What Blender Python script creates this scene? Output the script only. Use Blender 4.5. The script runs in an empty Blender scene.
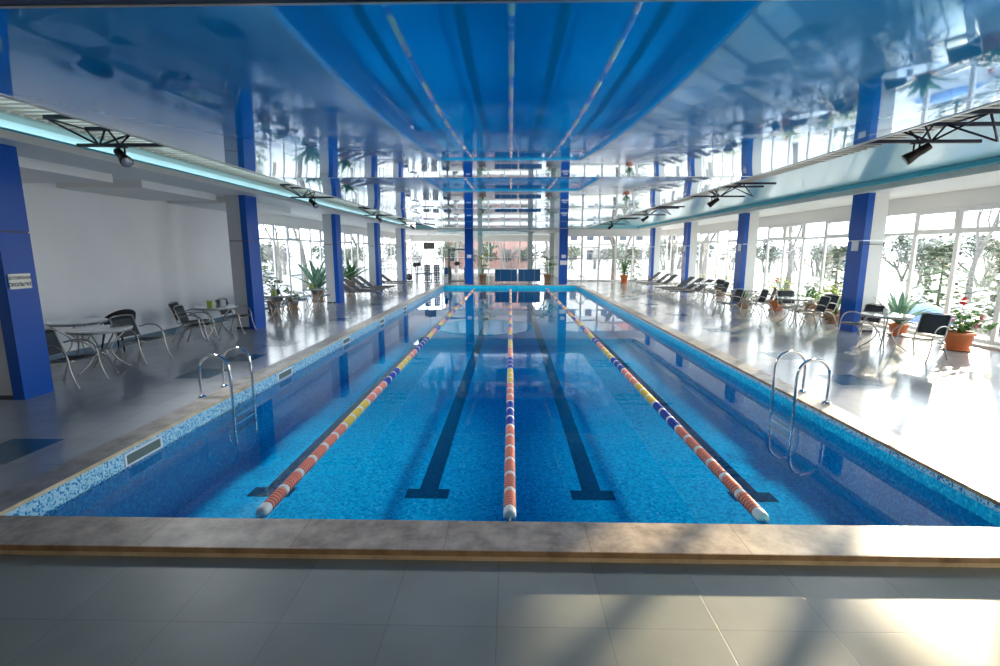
import bpy, math, random
from mathutils import Vector, Matrix
random.seed(7)
R = math.radians
sc = bpy.context.scene
COL = sc.collection

# ------------------------------------------------------------------ mesh helpers
class MB:
    def __init__(s): s.v = []; s.f = []; s.m = []; s.sm = []
    def add(s, vs, fs, mi=0, smooth=False):
        b = len(s.v); s.v += [tuple(v) for v in vs]
        for f in fs:
            s.f.append(tuple(b + i for i in f)); s.m.append(mi); s.sm.append(smooth)
        return s
    def box(s, x0, x1, y0, y1, z0, z1, mi=0):
        vs = [(x, y, z) for x in (x0, x1) for y in (y0, y1) for z in (z0, z1)]
        fs = [(0,1,3,2), (4,6,7,5), (0,4,5,1), (2,3,7,6), (0,2,6,4), (1,5,7,3)]
        return s.add(vs, fs, mi)
    def quad(s, a, b, c, d, mi=0): return s.add([a, b, c, d], [(0,1,2,3)], mi)
    def tube(s, pts, r, n=8, mi=0, closed=False, caps=True):
        pts = [Vector(p) for p in pts]
        N = len(pts)
        rr = r if isinstance(r, (list, tuple)) else [r] * N
        vs = []; fs = []
        prev = None
        for i, p in enumerate(pts):
            if closed: t = pts[(i+1) % N] - pts[i-1]
            else: t = pts[min(i+1, N-1)] - pts[max(i-1, 0)]
            t.normalize()
            if prev is None:
                a = Vector((0,0,1)) if abs(t.z) < .9 else Vector((1,0,0))
                u = t.cross(a).normalized()
            else:
                u = (prev - t * prev.dot(t))
                if u.length < 1e-6: u = t.orthogonal()
                u.normalize()
            prev = u; w = t.cross(u)
            for k in range(n):
                th = 2*math.pi*k/n
                vs.append(p + (u*math.cos(th) + w*math.sin(th)) * rr[i])
        M = N if closed else N-1
        for i in range(M):
            for k in range(n):
                a = i*n+k; b = i*n+(k+1) % n; c = ((i+1) % N)*n+(k+1) % n; d = ((i+1) % N)*n+k
                fs.append((a, b, c, d))
        s.add(vs, fs, mi, True)
        if caps and not closed:
            b = len(s.v) - len(vs)
            s.f.append(tuple(b+k for k in reversed(range(n)))); s.m.append(mi); s.sm.append(False)
            s.f.append(tuple(b+(N-1)*n+k for k in range(n))); s.m.append(mi); s.sm.append(False)
        return s
    def lathe(s, prof, c=(0,0,0), axis='z', n=24, mi=0, smooth=True):
        vs = []; fs = []
        for (r, h) in prof:
            for k in range(n):
                th = 2*math.pi*k/n; a = r*math.cos(th); b = r*math.sin(th)
                if axis == 'z': p = (c[0]+a, c[1]+b, c[2]+h)
                elif axis == 'y': p = (c[0]+a, c[1]+h, c[2]+b)
                else: p = (c[0]+h, c[1]+a, c[2]+b)
                vs.append(p)
        for i in range(len(prof)-1):
            for k in range(n):
                fs.append((i*n+k, i*n+(k+1) % n, (i+1)*n+(k+1) % n, (i+1)*n+k))
        fs.append(tuple(reversed(range(n)))); fs.append(tuple((len(prof)-1)*n+k for k in range(n)))
        return s.add(vs, fs, mi, smooth)
    def mesh(s, name, mats):
        me = bpy.data.meshes.new(name)
        me.from_pydata(s.v, [], s.f)
        if not isinstance(mats, (list, tuple)): mats = [mats]
        for m in mats: me.materials.append(m)
        me.polygons.foreach_set('material_index', s.m)
        me.polygons.foreach_set('use_smooth', s.sm)
        me.update()
        return me
    def build(s, name, mats, parent=None, label=None):
        o = bpy.data.objects.new(name, s.mesh(name, mats)); COL.objects.link(o)
        if parent is not None: o.parent = parent
        if label: o['label'] = label
        return o

def cr(pts, k=5):
    """Catmull-Rom smoothing of a path."""
    P = [Vector(p) for p in pts]; P = [2*P[0]-P[1]] + P + [2*P[-1]-P[-2]]
    out = []
    for i in range(1, len(P)-2):
        for j in range(k):
            t = j/k
            out.append(.5*((2*P[i]) + (P[i+1]-P[i-1])*t + (2*P[i-1]-5*P[i]+4*P[i+1]-P[i+2])*t*t + (3*P[i]-P[i-1]-3*P[i+1]+P[i+2])*t**3))
    out.append(P[-2]); return out

def tag(o, label, cat, group=None, kind=None):
    o['label'] = label; o['category'] = cat
    if group: o['group'] = group
    if kind: o['kind'] = kind
    return o
def empty(name, loc=(0,0,0), rz=0):
    o = bpy.data.objects.new(name, None); COL.objects.link(o)
    o.location = loc; o.rotation_euler = (0, 0, rz); o.empty_display_size = .1
    return o
def struct(o): o['kind'] = 'structure'; return o
KIDS = {}
def dup(root):
    r = root.copy(); COL.objects.link(r)
    def rec(a, b):
        for ch in [c for c in bpy.data.objects if c.parent == a]:
            c = ch.copy(); COL.objects.link(c); c.parent = b; rec(ch, c)
    rec(root, r); return r

# ------------------------------------------------------------------ materials
def new_mat(name):
    m = bpy.data.materials.new(name); m.use_nodes = True
    nt = m.node_tree; b = nt.nodes['Principled BSDF']
    return m, nt, b
def N(nt, t, **kw):
    n = nt.nodes.new(t)
    for k, v in kw.items():
        if k.startswith('i_'): n.inputs[k[2:]].default_value = v
        else: setattr(n, k, v)
    return n
def plain(name, col, rough=.5, metal=0, spec=.5, var=0, vscale=6, bump=0, bscale=60, coat=0):
    m, nt, b = new_mat(name)
    b.inputs['Base Color'].default_value = (*col, 1); b.inputs['Roughness'].default_value = rough
    b.inputs['Metallic'].default_value = metal; b.inputs['Specular IOR Level'].default_value = spec
    b.inputs['Coat Weight'].default_value = coat
    tc = N(nt, 'ShaderNodeTexCoord')
    if var:
        nz = N(nt, 'ShaderNodeTexNoise'); nz.inputs['Scale'].default_value = vscale; nz.inputs['Detail'].default_value = 4
        nt.links.new(tc.outputs['Object'], nz.inputs['Vector'])
        rp = N(nt, 'ShaderNodeValToRGB')
        rp.color_ramp.elements[0].position = .3; rp.color_ramp.elements[1].position = .7
        rp.color_ramp.elements[0].color = (*[max(0, c*(1-var)) for c in col], 1)
        rp.color_ramp.elements[1].color = (*[min(1, c*(1+var)) for c in col], 1)
        nt.links.new(nz.outputs['Fac'], rp.inputs['Fac']); nt.links.new(rp.outputs['Color'], b.inputs['Base Color'])
    if bump:
        nz = N(nt, 'ShaderNodeTexNoise'); nz.inputs['Scale'].default_value = bscale
        nt.links.new(tc.outputs['Object'], nz.inputs['Vector'])
        bp = N(nt, 'ShaderNodeBump'); bp.inputs['Strength'].default_value = bump; bp.inputs['Distance'].default_value = .01
        nt.links.new(nz.outputs['Fac'], bp.inputs['Height']); nt.links.new(bp.outputs['Normal'], b.inputs['Normal'])
    return m

def tile_mat(name, c1, c2, joint, size, off=(0,0), rough=.25, spec=.5, stain=.12, jw=.006):
    """floor tiles in the XY plane with thin joints."""
    m, nt, b = new_mat(name)
    tc = N(nt, 'ShaderNodeTexCoord'); mp = N(nt, 'ShaderNodeMapping')
    mp.inputs['Location'].default_value = (-off[0], -off[1], 0)
    nt.links.new(tc.outputs['Object'], mp.inputs['Vector'])
    br = N(nt, 'ShaderNodeTexBrick', offset=0.0, squash=1.0)
    br.inputs['Color1'].default_value = (*c1, 1); br.inputs['Color2'].default_value = (*c2, 1)
    br.inputs['Mortar'].default_value = (*joint, 1)
    br.inputs['Scale'].default_value = 1; br.inputs['Mortar Size'].default_value = jw
    br.inputs['Brick Width'].default_value = size; br.inputs['Row Height'].default_value = size
    br.inputs['Mortar Smooth'].default_value = .3; br.inputs['Bias'].default_value = 0
    nt.links.new(mp.outputs['Vector'], br.inputs['Vector'])
    nz = N(nt, 'ShaderNodeTexNoise'); nz.inputs['Scale'].default_value = 2.2; nz.inputs['Detail'].default_value = 6
    nt.links.new(tc.outputs['Object'], nz.inputs['Vector'])
    mr = N(nt, 'ShaderNodeMapRange'); mr.inputs['From Min'].default_value = .3; mr.inputs['From Max'].default_value = .7
    mr.inputs['To Min'].default_value = 1-stain; mr.inputs['To Max'].default_value = 1.0
    nt.links.new(nz.outputs['Fac'], mr.inputs['Value'])
    mx = N(nt, 'ShaderNodeVectorMath', operation='SCALE')
    nt.links.new(br.outputs['Color'], mx.inputs[0]); nt.links.new(mr.outputs['Result'], mx.inputs['Scale'])
    nt.links.new(mx.outputs['Vector'], b.inputs['Base Color'])
    b.inputs['Roughness'].default_value = rough; b.inputs['Specular IOR Level'].default_value = spec
    bp = N(nt, 'ShaderNodeBump'); bp.inputs['Strength'].default_value = .25; bp.inputs['Distance'].default_value = .003; bp.invert = True
    nt.links.new(br.outputs['Fac'], bp.inputs['Height']); nt.links.new(bp.outputs['Normal'], b.inputs['Normal'])
    return m

def mosaic_mat(name, stops, cell=.025, rough=.25, axes='xyz'):
    """small glass mosaic, one random colour per cell."""
    m, nt, b = new_mat(name)
    tc = N(nt, 'ShaderNodeTexCoord')
    sn = N(nt, 'ShaderNodeVectorMath', operation='SCALE'); sn.inputs['Scale'].default_value = 1/cell
    nt.links.new(tc.outputs['Object'], sn.inputs[0])
    ad = N(nt, 'ShaderNodeVectorMath', operation='ADD'); ad.inputs[1].default_value = (.37, .41, .43)
    nt.links.new(sn.outputs['Vector'], ad.inputs[0])
    fl = N(nt, 'ShaderNodeVectorMath', operation='FLOOR'); nt.links.new(ad.outputs['Vector'], fl.inputs[0])
    wn = N(nt, 'ShaderNodeTexWhiteNoise', noise_dimensions='3D'); nt.links.new(fl.outputs['Vector'], wn.inputs['Vector'])
    rp = N(nt, 'ShaderNodeValToRGB'); rp.color_ramp.interpolation = 'CONSTANT'
    e = rp.color_ramp.elements
    e[0].position = 0; e[0].color = (*stops[0][1], 1); e[1].position = stops[1][0]; e[1].color = (*stops[1][1], 1)
    for p, c in stops[2:]:
        k = e.new(p); k.color = (*c, 1)
    nt.links.new(wn.outputs['Value'], rp.inputs['Fac'])
    nt.links.new(rp.outputs['Color'], b.inputs['Base Color'])
    b.inputs['Roughness'].default_value = rough
    return m

def stone_mat(name, base, dark, rough=.45, slab=(0,0)):
    m, nt, b = new_mat(name)
    tc = N(nt, 'ShaderNodeTexCoord')
    mp = N(nt, 'ShaderNodeMapping'); mp.inputs['Scale'].default_value = (1, 1, 1)
    nt.links.new(tc.outputs['Object'], mp.inputs['Vector'])
    nz = N(nt, 'ShaderNodeTexNoise'); nz.inputs['Scale'].default_value = 5; nz.inputs['Detail'].default_value = 9; nz.inputs['Roughness'].default_value = .65
    nt.links.new(mp.outputs['Vector'], nz.inputs['Vector'])
    rp = N(nt, 'ShaderNodeValToRGB'); rp.color_ramp.elements[0].position = .35; rp.color_ramp.elements[1].position = .62
    rp.color_ramp.elements[0].color = (*dark, 1); rp.color_ramp.elements[1].color = (*base, 1)
    nt.links.new(nz.outputs['Fac'], rp.inputs['Fac'])
    nt.links.new(rp.outputs['Color'], b.inputs['Base Color'])
    bp = N(nt, 'ShaderNodeBump'); bp.inputs['Strength'].default_value = .35; bp.inputs['Distance'].default_value = .01
    nt.links.new(nz.outputs['Fac'], bp.inputs['Height']); nt.links.new(bp.outputs['Normal'], b.inputs['Normal'])
    b.inputs['Roughness'].default_value = rough
    return m

M = {}
M['tile_front'] = tile_mat('stone tile front', (.43,.44,.37), (.49,.49,.415), (.36,.36,.32), .62, (-.07, -.04+2.44-.62*4+.04), .42, .35, .18, .004)
M['tile_deck'] = tile_mat('stone tile deck', (.40,.41,.42), (.45,.46,.465), (.27,.27,.27), .6, (.15, .1), .15, .42, .12, .004)
M['tile_blue'] = plain('blue inset tile', (.035,.12,.19), .2, var=.15)
M['tile_border'] = plain('blue border tile', (.03,.17,.30), .35, var=.1)
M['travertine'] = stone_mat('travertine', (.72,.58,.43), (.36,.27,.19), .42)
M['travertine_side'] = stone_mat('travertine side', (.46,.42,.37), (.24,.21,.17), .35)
M['stone_edge'] = stone_mat('stone edge', (.48,.27,.12), (.24,.12,.05), .5)
M['stone_riser'] = stone_mat('stone riser', (.78,.58,.34), (.55,.38,.20), .5)
M['gravel'] = plain('gravel', (.5,.46,.4), .9, var=.5, vscale=60, bump=1, bscale=80)
M['mosaic'] = mosaic_mat('pool mosaic', [(0,(0.004,.44,.74)), (.25,(0.006,.54,.84)), (.55,(0.01,.62,.90)), (.8,(.004,.33,.64)), (.93,(.06,.66,.92))], .03)
M['mosaic_wall'] = mosaic_mat('pool mosaic wall', [(0,(0.004,.44,.72)), (.3,(0.008,.54,.82)), (.6,(0.01,.62,.88)), (.85,(.04,.75,.92))], .022)
M['mosaic_light'] = mosaic_mat('light mosaic band', [(0,(.45,.72,.80)), (.40,(.22,.56,.72)), (.62,(.62,.82,.86)), (.80,(.05,.25,.50))], .015)
M['mosaic_dark'] = mosaic_mat('dark lane mosaic', [(0,(.006,.045,.10)), (.5,(.01,.065,.13)), (.8,(.008,.03,.08))], .03)
M['wall'] = plain('white plaster wall', (.80,.80,.80), .34, var=.05, vscale=.7)
M['ceil'] = plain('white ceiling paint', (.80,.79,.77), .5, var=.02, vscale=1)
M['fascia'] = plain('cream fascia', (.84,.80,.72), .4)
M['cyan'] = plain('light cyan gloss paint', (.40,.74,.82), .22, coat=.3)
M['cyan2'] = plain('cyan gloss paint', (.10,.55,.68), .2, coat=.3)
M['dark_beam'] = plain('dark blue beam', (.01,.03,.10), .4)
M['deck_metal'] = plain('corrugated roof steel', (.42,.40,.36), .35, metal=.5)
M['alu'] = plain('aluminium edge profile', (.55,.54,.50), .3, metal=.8)
M['blue'] = plain('blue composite cladding', (.004,.085,.42), .3, spec=.3)
M['grey_clad'] = plain('grey composite cladding', (.50,.51,.52), .35)
M['white_clad'] = plain('white column render', (.78,.78,.76), .45)
M['joint'] = plain('dark joint', (.06,.06,.07), .5)
M['joint_light'] = plain('light joint strip', (.7,.72,.75), .35, metal=.5)
M['steel'] = plain('polished steel', (.72,.73,.74), .12, metal=1)
M['chair_metal'] = plain('silver powder coated tube', (.40,.38,.36), .3, metal=.75)
M['chair_dark_metal'] = plain('dark lounger tube', (.16,.15,.15), .35, metal=.5)
M['sling'] = plain('charcoal mesh sling', (.035,.045,.05), .65, bump=.3, bscale=400)
M['sling_brown'] = plain('brown mesh sling', (.16,.10,.08), .7, bump=.3, bscale=400)
M['sling_grey'] = plain('grey mesh sling', (.17,.16,.16), .7, bump=.3, bscale=400)
M['wicker'] = plain('black plastic', (.012,.012,.014), .35)
M['white'] = plain('white plastic', (.85,.85,.84), .4)
M['off_white'] = plain('cream sign board', (.92,.89,.76), .5)
M['ink'] = plain('dark lettering', (.03,.03,.06), .6)
M['truss'] = plain('navy truss paint', (.012,.018,.05), .35)
M['spot'] = plain('black spotlight', (.03,.028,.028), .35, metal=.3)
M['lens'] = plain('spotlight lens', (.45,.46,.5), .1, metal=.3)
M['terracotta'] = plain('terracotta', (.62,.19,.07), .6, var=.12)
M['woodpot'] = plain('wood planter', (.36,.22,.13), .5, var=.2, vscale=3)
M['soil'] = plain('soil', (.05,.03,.02), .9, var=.4, vscale=40)
M['frame'] = plain('white window frame', (.80,.80,.80), .35)
M['rubber'] = plain('black rubber', (.02,.02,.02), .6)
M['gym_blue'] = plain('blue board', (.005,.10,.26), .35)
M['gym_grey'] = plain('grey cast iron', (.22,.24,.25), .5)
M['green_box'] = plain('lime cardboard', (.48,.60,.14), .6)
M['red'] = plain('red petals', (.75,.02,.03), .5)
M['pink'] = plain('pink petals', (.80,.20,.30), .5)
M['yellow_petal'] = plain('white petals', (.85,.84,.80), .5)
M['rope_orange'] = plain('salmon float', (.86,.30,.20), .45, var=.1)
M['rope_yellow'] = plain('yellow float', (.80,.58,.10), .45, var=.1)
M['rope_blue'] = plain('blue float', (.01,.05,.36), .4, var=.1)
M['rope_white'] = plain('white float', (.80,.79,.74), .45)
M['screen'] = plain('dark tv screen', (.10,.09,.09), .3)
M['bark'] = plain('grey bark', (.16,.15,.14), .9, var=.3, vscale=9)
M['snow'] = plain('pale frosty ground', (.36,.37,.38), .9, var=.2, vscale=.6)
M['conifer'] = plain('dull green foliage', (.15,.19,.12), .9, var=.4, vscale=8)
M['brick'] = plain('pinkish brick', (.42,.25,.22), .9, var=.15, vscale=3)
M['render_white'] = plain('pale render', (.66,.64,.60), .8)
M['roof_tile'] = plain('red brown roof', (.28,.12,.09), .8)
M['win_dark'] = plain('dark building window', (.05,.06,.08), .15)
M['tarp'] = plain('blue tarpaulin', (.16,.27,.50), .5, var=.3)
M['skim'] = plain('skimmer opening', (.13,.17,.14), .6)
def leaf_mat(name, a, bcol, rough=.45):
    m, nt, b = new_mat(name)
    tc = N(nt, 'ShaderNodeTexCoord'); nz = N(nt, 'ShaderNodeTexNoise'); nz.inputs['Scale'].default_value = 9
    nt.links.new(tc.outputs['Object'], nz.inputs['Vector'])
    rp = N(nt, 'ShaderNodeValToRGB'); rp.color_ramp.elements[0].position = .35; rp.color_ramp.elements[1].position = .65
    rp.color_ramp.elements[0].color = (*a, 1); rp.color_ramp.elements[1].color = (*bcol, 1)
    nt.links.new(nz.outputs['Fac'], rp.inputs['Fac']); nt.links.new(rp.outputs['Color'], b.inputs['Base Color'])
    b.inputs['Roughness'].default_value = rough
    tr = N(nt, 'ShaderNodeBsdfTranslucent'); nt.links.new(rp.outputs['Color'], tr.inputs['Color'])
    mx = N(nt, 'ShaderNodeMixShader'); mx.inputs['Fac'].default_value = .3
    nt.links.new(b.outputs[0], mx.inputs[1]); nt.links.new(tr.outputs[0], mx.inputs[2])
    nt.links.new(mx.outputs[0], nt.nodes['Material Output'].inputs['Surface'])
    return m
M['leaf_dark'] = leaf_mat('dark green leaf', (.02,.09,.025), (.06,.17,.05))
M['leaf_mid'] = leaf_mat('green leaf', (.06,.20,.03), (.14,.34,.06))
M['leaf_lime'] = leaf_mat('yellow green leaf', (.30,.42,.04), (.55,.58,.06))
M['leaf_agave'] = leaf_mat('grey green agave', (.10,.22,.15), (.22,.36,.26))

# glossy blue stretch ceiling film
def film_mat():
    m, nt, b = new_mat('glossy blue stretch film')
    nt.nodes.remove(b)
    df = N(nt, 'ShaderNodeBsdfDiffuse'); df.inputs['Color'].default_value = (.0, .42, 1, 1)
    gl = N(nt, 'ShaderNodeBsdfGlossy'); gl.inputs['Roughness'].default_value = .04
    lw = N(nt, 'ShaderNodeLayerWeight'); lw.inputs['Blend'].default_value = .5
    mr = N(nt, 'ShaderNodeValToRGB')
    e = mr.color_ramp.elements
    e[0].position = 0; e[0].color = (.20,)*3 + (1,); e[1].position = .88; e[1].color = (.92,)*3 + (1,)
    k = e.new(.6); k.color = (.42,)*3 + (1,)
    k = e.new(.81); k.color = (.56,)*3 + (1,)
    cr_ = N(nt, 'ShaderNodeValToRGB'); q = cr_.color_ramp.elements
    q[0].position = .60; q[0].color = (.24, .58, 1, 1); q[1].position = .85; q[1].color = (.90, .96, 1, 1)
    nt.links.new(lw.outputs['Facing'], cr_.inputs['Fac']); nt.links.new(cr_.outputs['Color'], gl.inputs['Color'])
    nt.links.new(lw.outputs['Facing'], mr.inputs['Fac'])
    mx = N(nt, 'ShaderNodeMixShader'); nt.links.new(mr.outputs['Color'], mx.inputs['Fac'])
    nt.links.new(df.outputs[0], mx.inputs[1]); nt.links.new(gl.outputs[0], mx.inputs[2])
    nt.links.new(mx.outputs[0], nt.nodes['Material Output'].inputs['Surface'])
    return m
M['film'] = film_mat()
def water_mat():
    m, nt, b = new_mat('pool water')
    nt.nodes.remove(b)
    tp = N(nt, 'ShaderNodeBsdfTransparent'); tp.inputs['Color'].default_value = (.82, .97, 1, 1)
    gl = N(nt, 'ShaderNodeBsdfGlossy'); gl.inputs['Color'].default_value = (1,1,1,1); gl.inputs['Roughness'].default_value = .0
    fr = N(nt, 'ShaderNodeFresnel'); fr.inputs['IOR'].default_value = 1.33
    tc = N(nt, 'ShaderNodeTexCoord')
    nz = N(nt, 'ShaderNodeTexNoise'); nz.inputs['Scale'].default_value = 2.2; nz.inputs['Detail'].default_value = 2
    nt.links.new(tc.outputs['Object'], nz.inputs['Vector'])
    bp = N(nt, 'ShaderNodeBump'); bp.inputs['Strength'].default_value = .05; bp.inputs['Distance'].default_value = .02
    nt.links.new(nz.outputs['Fac'], bp.inputs['Height'])
    nt.links.new(bp.outputs['Normal'], gl.inputs['Normal'])
    mx = N(nt, 'ShaderNodeMixShader'); nt.links.new(fr.outputs[0], mx.inputs['Fac'])
    nt.links.new(tp.outputs[0], mx.inputs[1]); nt.links.new(gl.outputs[0], mx.inputs[2])
    nt.links.new(mx.outputs[0], nt.nodes['Material Output'].inputs['Surface'])
    return m
M['water'] = water_mat()
def glass_mat(name, tint=(.93,.96,.97), spec=.12):
    m, nt, b = new_mat(name)
    nt.nodes.remove(b)
    tp = N(nt, 'ShaderNodeBsdfTransparent'); tp.inputs['Color'].default_value = (*tint, 1)
    gl = N(nt, 'ShaderNodeBsdfGlossy'); gl.inputs['Roughness'].default_value = .02
    lw = N(nt, 'ShaderNodeLayerWeight'); lw.inputs['Blend'].default_value = .5
    pw = N(nt, 'ShaderNodeMath', operation='POWER'); pw.inputs[1].default_value = 5
    nt.links.new(lw.outputs['Facing'], pw.inputs[0])
    ml = N(nt, 'ShaderNodeMath', operation='MULTIPLY_ADD'); ml.inputs[1].default_value = .8; ml.inputs[2].default_value = .03
    nt.links.new(pw.outputs[0], ml.inputs[0])
    mx = N(nt, 'ShaderNodeMixShader'); nt.links.new(ml.outputs[0], mx.inputs['Fac'])
    nt.links.new(tp.outputs[0], mx.inputs[1]); nt.links.new(gl.outputs[0], mx.inputs[2])
    nt.links.new(mx.outputs[0], nt.nodes['Material Output'].inputs['Surface'])
    return m
M['glass'] = glass_mat('window glass')
M['table_glass'] = glass_mat('frosted table glass', (.45,.50,.50))
_m, _nt, _b = new_mat('frosted table top'); _b.inputs['Base Color'].default_value = (.55,.60,.60,1); _b.inputs['Roughness'].default_value = .08; _b.inputs['Coat Weight'].default_value = .5
M['table_top'] = _m

# ------------------------------------------------------------------ key dimensions
PX = 3.95           # pool half width
PY0, PY1 = 3.385, 29.1
WZ, PB = -.2, -1.05  # water level, floor of the basin
XL, XR = -8.9, 10.35
YB, YF, YG = -4.0, 33.0, 44.0
XG = 3.6            # east side of the gym recess
SZ = 3.37           # side soffit height
FZ = 3.20           # stretch film height
DZ = 3.85           # roof deck in the cove

# ------------------------------------------------------------------ floors
struct(MB().box(XL, XR, YB, 3.05, -.3, -.08).build('floor', M['tile_front']))
struct(MB().box(XL, -PX-.3, 3.05, YG, -.3, 0).build('floor_deck_left', M['tile_deck']))
struct(MB().box(PX+.3, XR, 3.05, YF+.2, -.3, 0).build('floor_deck_right', M['tile_deck']))
struct(MB().box(-PX-.3, PX+.3, PY1+.3, YG, -.3, 0).build('floor_deck_far', M['tile_deck']))
# coping
b = MB().box(-PX-.3, PX+.3, 3.02, PY0, -.035, .004)
b.build('trim_1', M['travertine'])['kind'] = 'structure'
for xa, xb in ((XL, -PX-.3), (PX+.3, XR)):
    struct(MB().box(xa, xb, 3.02, PY0-.05, -.035, .004).build('trim_2', M['travertine']))
struct(MB().box(XL, XR, 3.012, 3.02, -.036, .003).build('trim_3', M['stone_edge']))
struct(MB().box(XL, XR, 3.03, 3.049, -.08, -.035).build('trim_4', M['stone_riser']))
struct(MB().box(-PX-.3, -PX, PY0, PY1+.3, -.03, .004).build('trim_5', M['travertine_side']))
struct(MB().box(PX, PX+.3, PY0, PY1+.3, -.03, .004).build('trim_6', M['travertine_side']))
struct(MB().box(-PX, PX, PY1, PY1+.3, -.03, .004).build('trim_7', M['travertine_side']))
# thin brown nosing line on the side copings
struct(MB().box(-PX, -PX+.006, PY0, PY1, -.03, .003).build('trim_8', M['stone_riser']))
struct(MB().box(PX-.006, PX, PY0, PY1, -.03, .003).build('trim_9', M['stone_edge']))
# joints of the front coping slabs: thin grooves lying in the stone
b = MB()
for x in [-3.6, -2.55, -1.5, -.45, .55, 1.0+.62, 2.7, 3.75]:
    b.box(x, x+.004, 3.02, PY0, .004, .0046)
struct(b.build('trim_10', M['stone_edge']))
# basin
wl = MB()
wl.box(-PX-.28, -PX, PY0, PY1, PB-.1, -.03)
struct(wl.build('wall_pool_left', M['mosaic_wall']))
struct(MB().box(PX, PX+.28, PY0, PY1, PB-.1, -.03).build('wall_pool_right', M['mosaic_wall']))
struct(MB().box(-PX, PX, PY1, PY1+.28, PB-.1, -.03).build('wall_pool_far', M['mosaic_wall']))
struct(MB().box(-PX, PX, 3.2, PY0, PB-.1, -.035).build('wall_pool_near', M['mosaic_wall']))
struct(MB().box(-PX, PX, PY0, PY1, PB-.1, PB).build('floor_pool', M['mosaic']))
# light mosaic bands at the water line
struct(MB().box(-PX, -PX+.004, PY0, PY1, -.235, -.03).build('trim_11', M['mosaic_light']))
struct(MB().box(PX-.004, PX, PY0, PY1, -.085, -.03).build('trim_12', M['mosaic_light']))
# lane markings on the floor
for x, lab in ((-1.05, 'left inner'), (1.05, 'right inner'), (3.05, 'right outer'), (-3.05, 'left outer')):
    o = MB().box(x-.12, x+.12, 5.9, 27.2, PB, PB+.004).box(x-.27, x+.27, 5.68, 5.92, PB, PB+.0045).box(x-.27, x+.27, 27.1, 27.3, PB, PB+.0045).build('lane_marking', M['mosaic_dark'])
    tag(o, 'dark T ended lane line on the pool bottom in the %s lane' % lab, 'lane marking', 'dark lane lines on the pool floor')
# water
bw = MB(); nx, ny = 1, 1
bw.quad((-PX, PY0, WZ), (PX, PY0, WZ), (PX, PY1, WZ), (-PX, PY1, WZ))
o = bw.build('pool_water', M['water']); tag(o, 'clear still blue water filling the long lap pool', 'water', kind='stuff')

# blue squares let into the deck
for i, (x, y) in enumerate([(-5.08,4.6), (-5.08,7.78), (-5.05,9.0), (-5.0,10.4), (-5.0,14.3), (-5.0,15.7), (-5.0,18.5), (5.3,7.6), (5.3,9.4), (5.3,12.5), (5.3,15.6), (5.3,18.7), (5.3,21.8)]):
    struct(MB().box(x-.28, x+.28, y-.32, y+.32, .0005, .0015).build('trim_%d' % (20+i), M['tile_blue']))
struct(MB().box(XL, XL+.66, 3.05, 33, .0, .0015).build('trim_13', M['tile_border']))
struct(MB().box(XR-.42, XR-.07, 3.05, 32.9, .0, .03).build('trim_14', M['gravel']))
struct(MB().box(XR-.46, XR-.42, 3.05, 32.9, .0, .06).build('trim_15', M['white_clad']))

# ------------------------------------------------------------------ walls and ceilings
struct(MB().box(XL-.2, XL, YB, 16.4, -.3, 3.95).build('wall_left', M['wall']))
struct(MB().box(XL-.2, XR+.2, YB-.2, YB, -.3, 3.95).build('wall_back', M['wall']))
struct(MB().box(XG, XG+.2, YF+.2, YG, -.3, SZ).build('wall_gym_side', M['white_clad']))
# headers over the window bands
struct(MB().box(XR, XR+.25, YB, YF+.2, 3.02, 3.95).build('wall_right', M['ceil']))
struct(MB().box(XL-.2, XL, 16.4, YG+.2, 3.02, 3.95).build('wall_left_header', M['ceil']))
struct(MB().box(XG, XR+.2, YF, YF+.2, 3.02, 3.95).build('wall_far_right', M['ceil']))
struct(MB().box(XL, XG, YG, YG+.2, 2.9, 3.95).build('wall_far', M['ceil']))
struct(MB().box(XL, -6.2, YB, YG, SZ, 3.455).box(XL, -6.8, YB, YG, 3.455, 3.95).build('ceiling_left', M['ceil']))
struct(MB().box(8.35, XR, YB, YF, SZ, 3.95).build('ceiling_right', M['ceil']))
struct(MB().box(-6.2, 8.35, 32.5, YG, SZ, 3.95).build('ceiling_far', M['ceil']))
struct(MB().box(-6.2, 8.35, YB, 2.6, FZ, 3.95).build('ceiling_near', M['dark_beam']))
# dropped ceiling panels over the left deck
for i, (a, c) in enumerate(((3.0, 5.6), (6.2, 9.05), (9.75, 12.2), (12.9, 16.3))):
    struct(MB().box(XL, -7.2, a, c, 3.22, SZ).build('ceiling_panel_%d' % (i+1), M['ceil']))
# corrugated roof deck over the cove
b = MB(); y = 2.6
while y < 32.5:
    b.box(-6.85, 8.6, y, y+.09, DZ, DZ+.05); b.box(-6.85, 8.6, y+.09, min(y+.18, 32.5), DZ+.03, DZ+.05); y += .18
struct(b.build('ceiling_roof_deck', M['deck_metal']))
# cove walls
L0, L1 = 2.6, 32.5
b = MB()
P_ = [(-6.22, 3.458), (-6.45, 3.46), (-6.50, 3.56), (-6.58, 3.68), (-6.70, 3.79), (-6.81, 3.86)]
for (xa, za), (xb, zb) in zip(P_, P_[1:]): b.quad((xa, L0, za), (xa, L1, za), (xb, L1, zb), (xb, L0, zb))
struct(b.build('wall_cove_left', M['cyan']))
struct(MB().box(-6.22, -6.16, L0, L1, 3.355, 3.455).build('trim_40', M['fascia']))
struct(MB().box(-6.21, -6.17, L0, L1, 3.455, 3.485).build('trim_41', M['cyan2']))
b = MB()
b.quad((8.20, L0, 3.56), (8.20, L1, 3.56), (6.55, L1, 3.86), (6.55, L0, 3.86))
struct(b.build('wall_cove_right', M['cyan']))
struct(MB().box(8.15, 8.35, L0, L1, 3.47, 3.56).build('trim_42', M['cyan2']))
struct(MB().box(8.31, 8.40, L0, L1, 3.355, 3.47).build('trim_43', M['fascia']))
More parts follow.
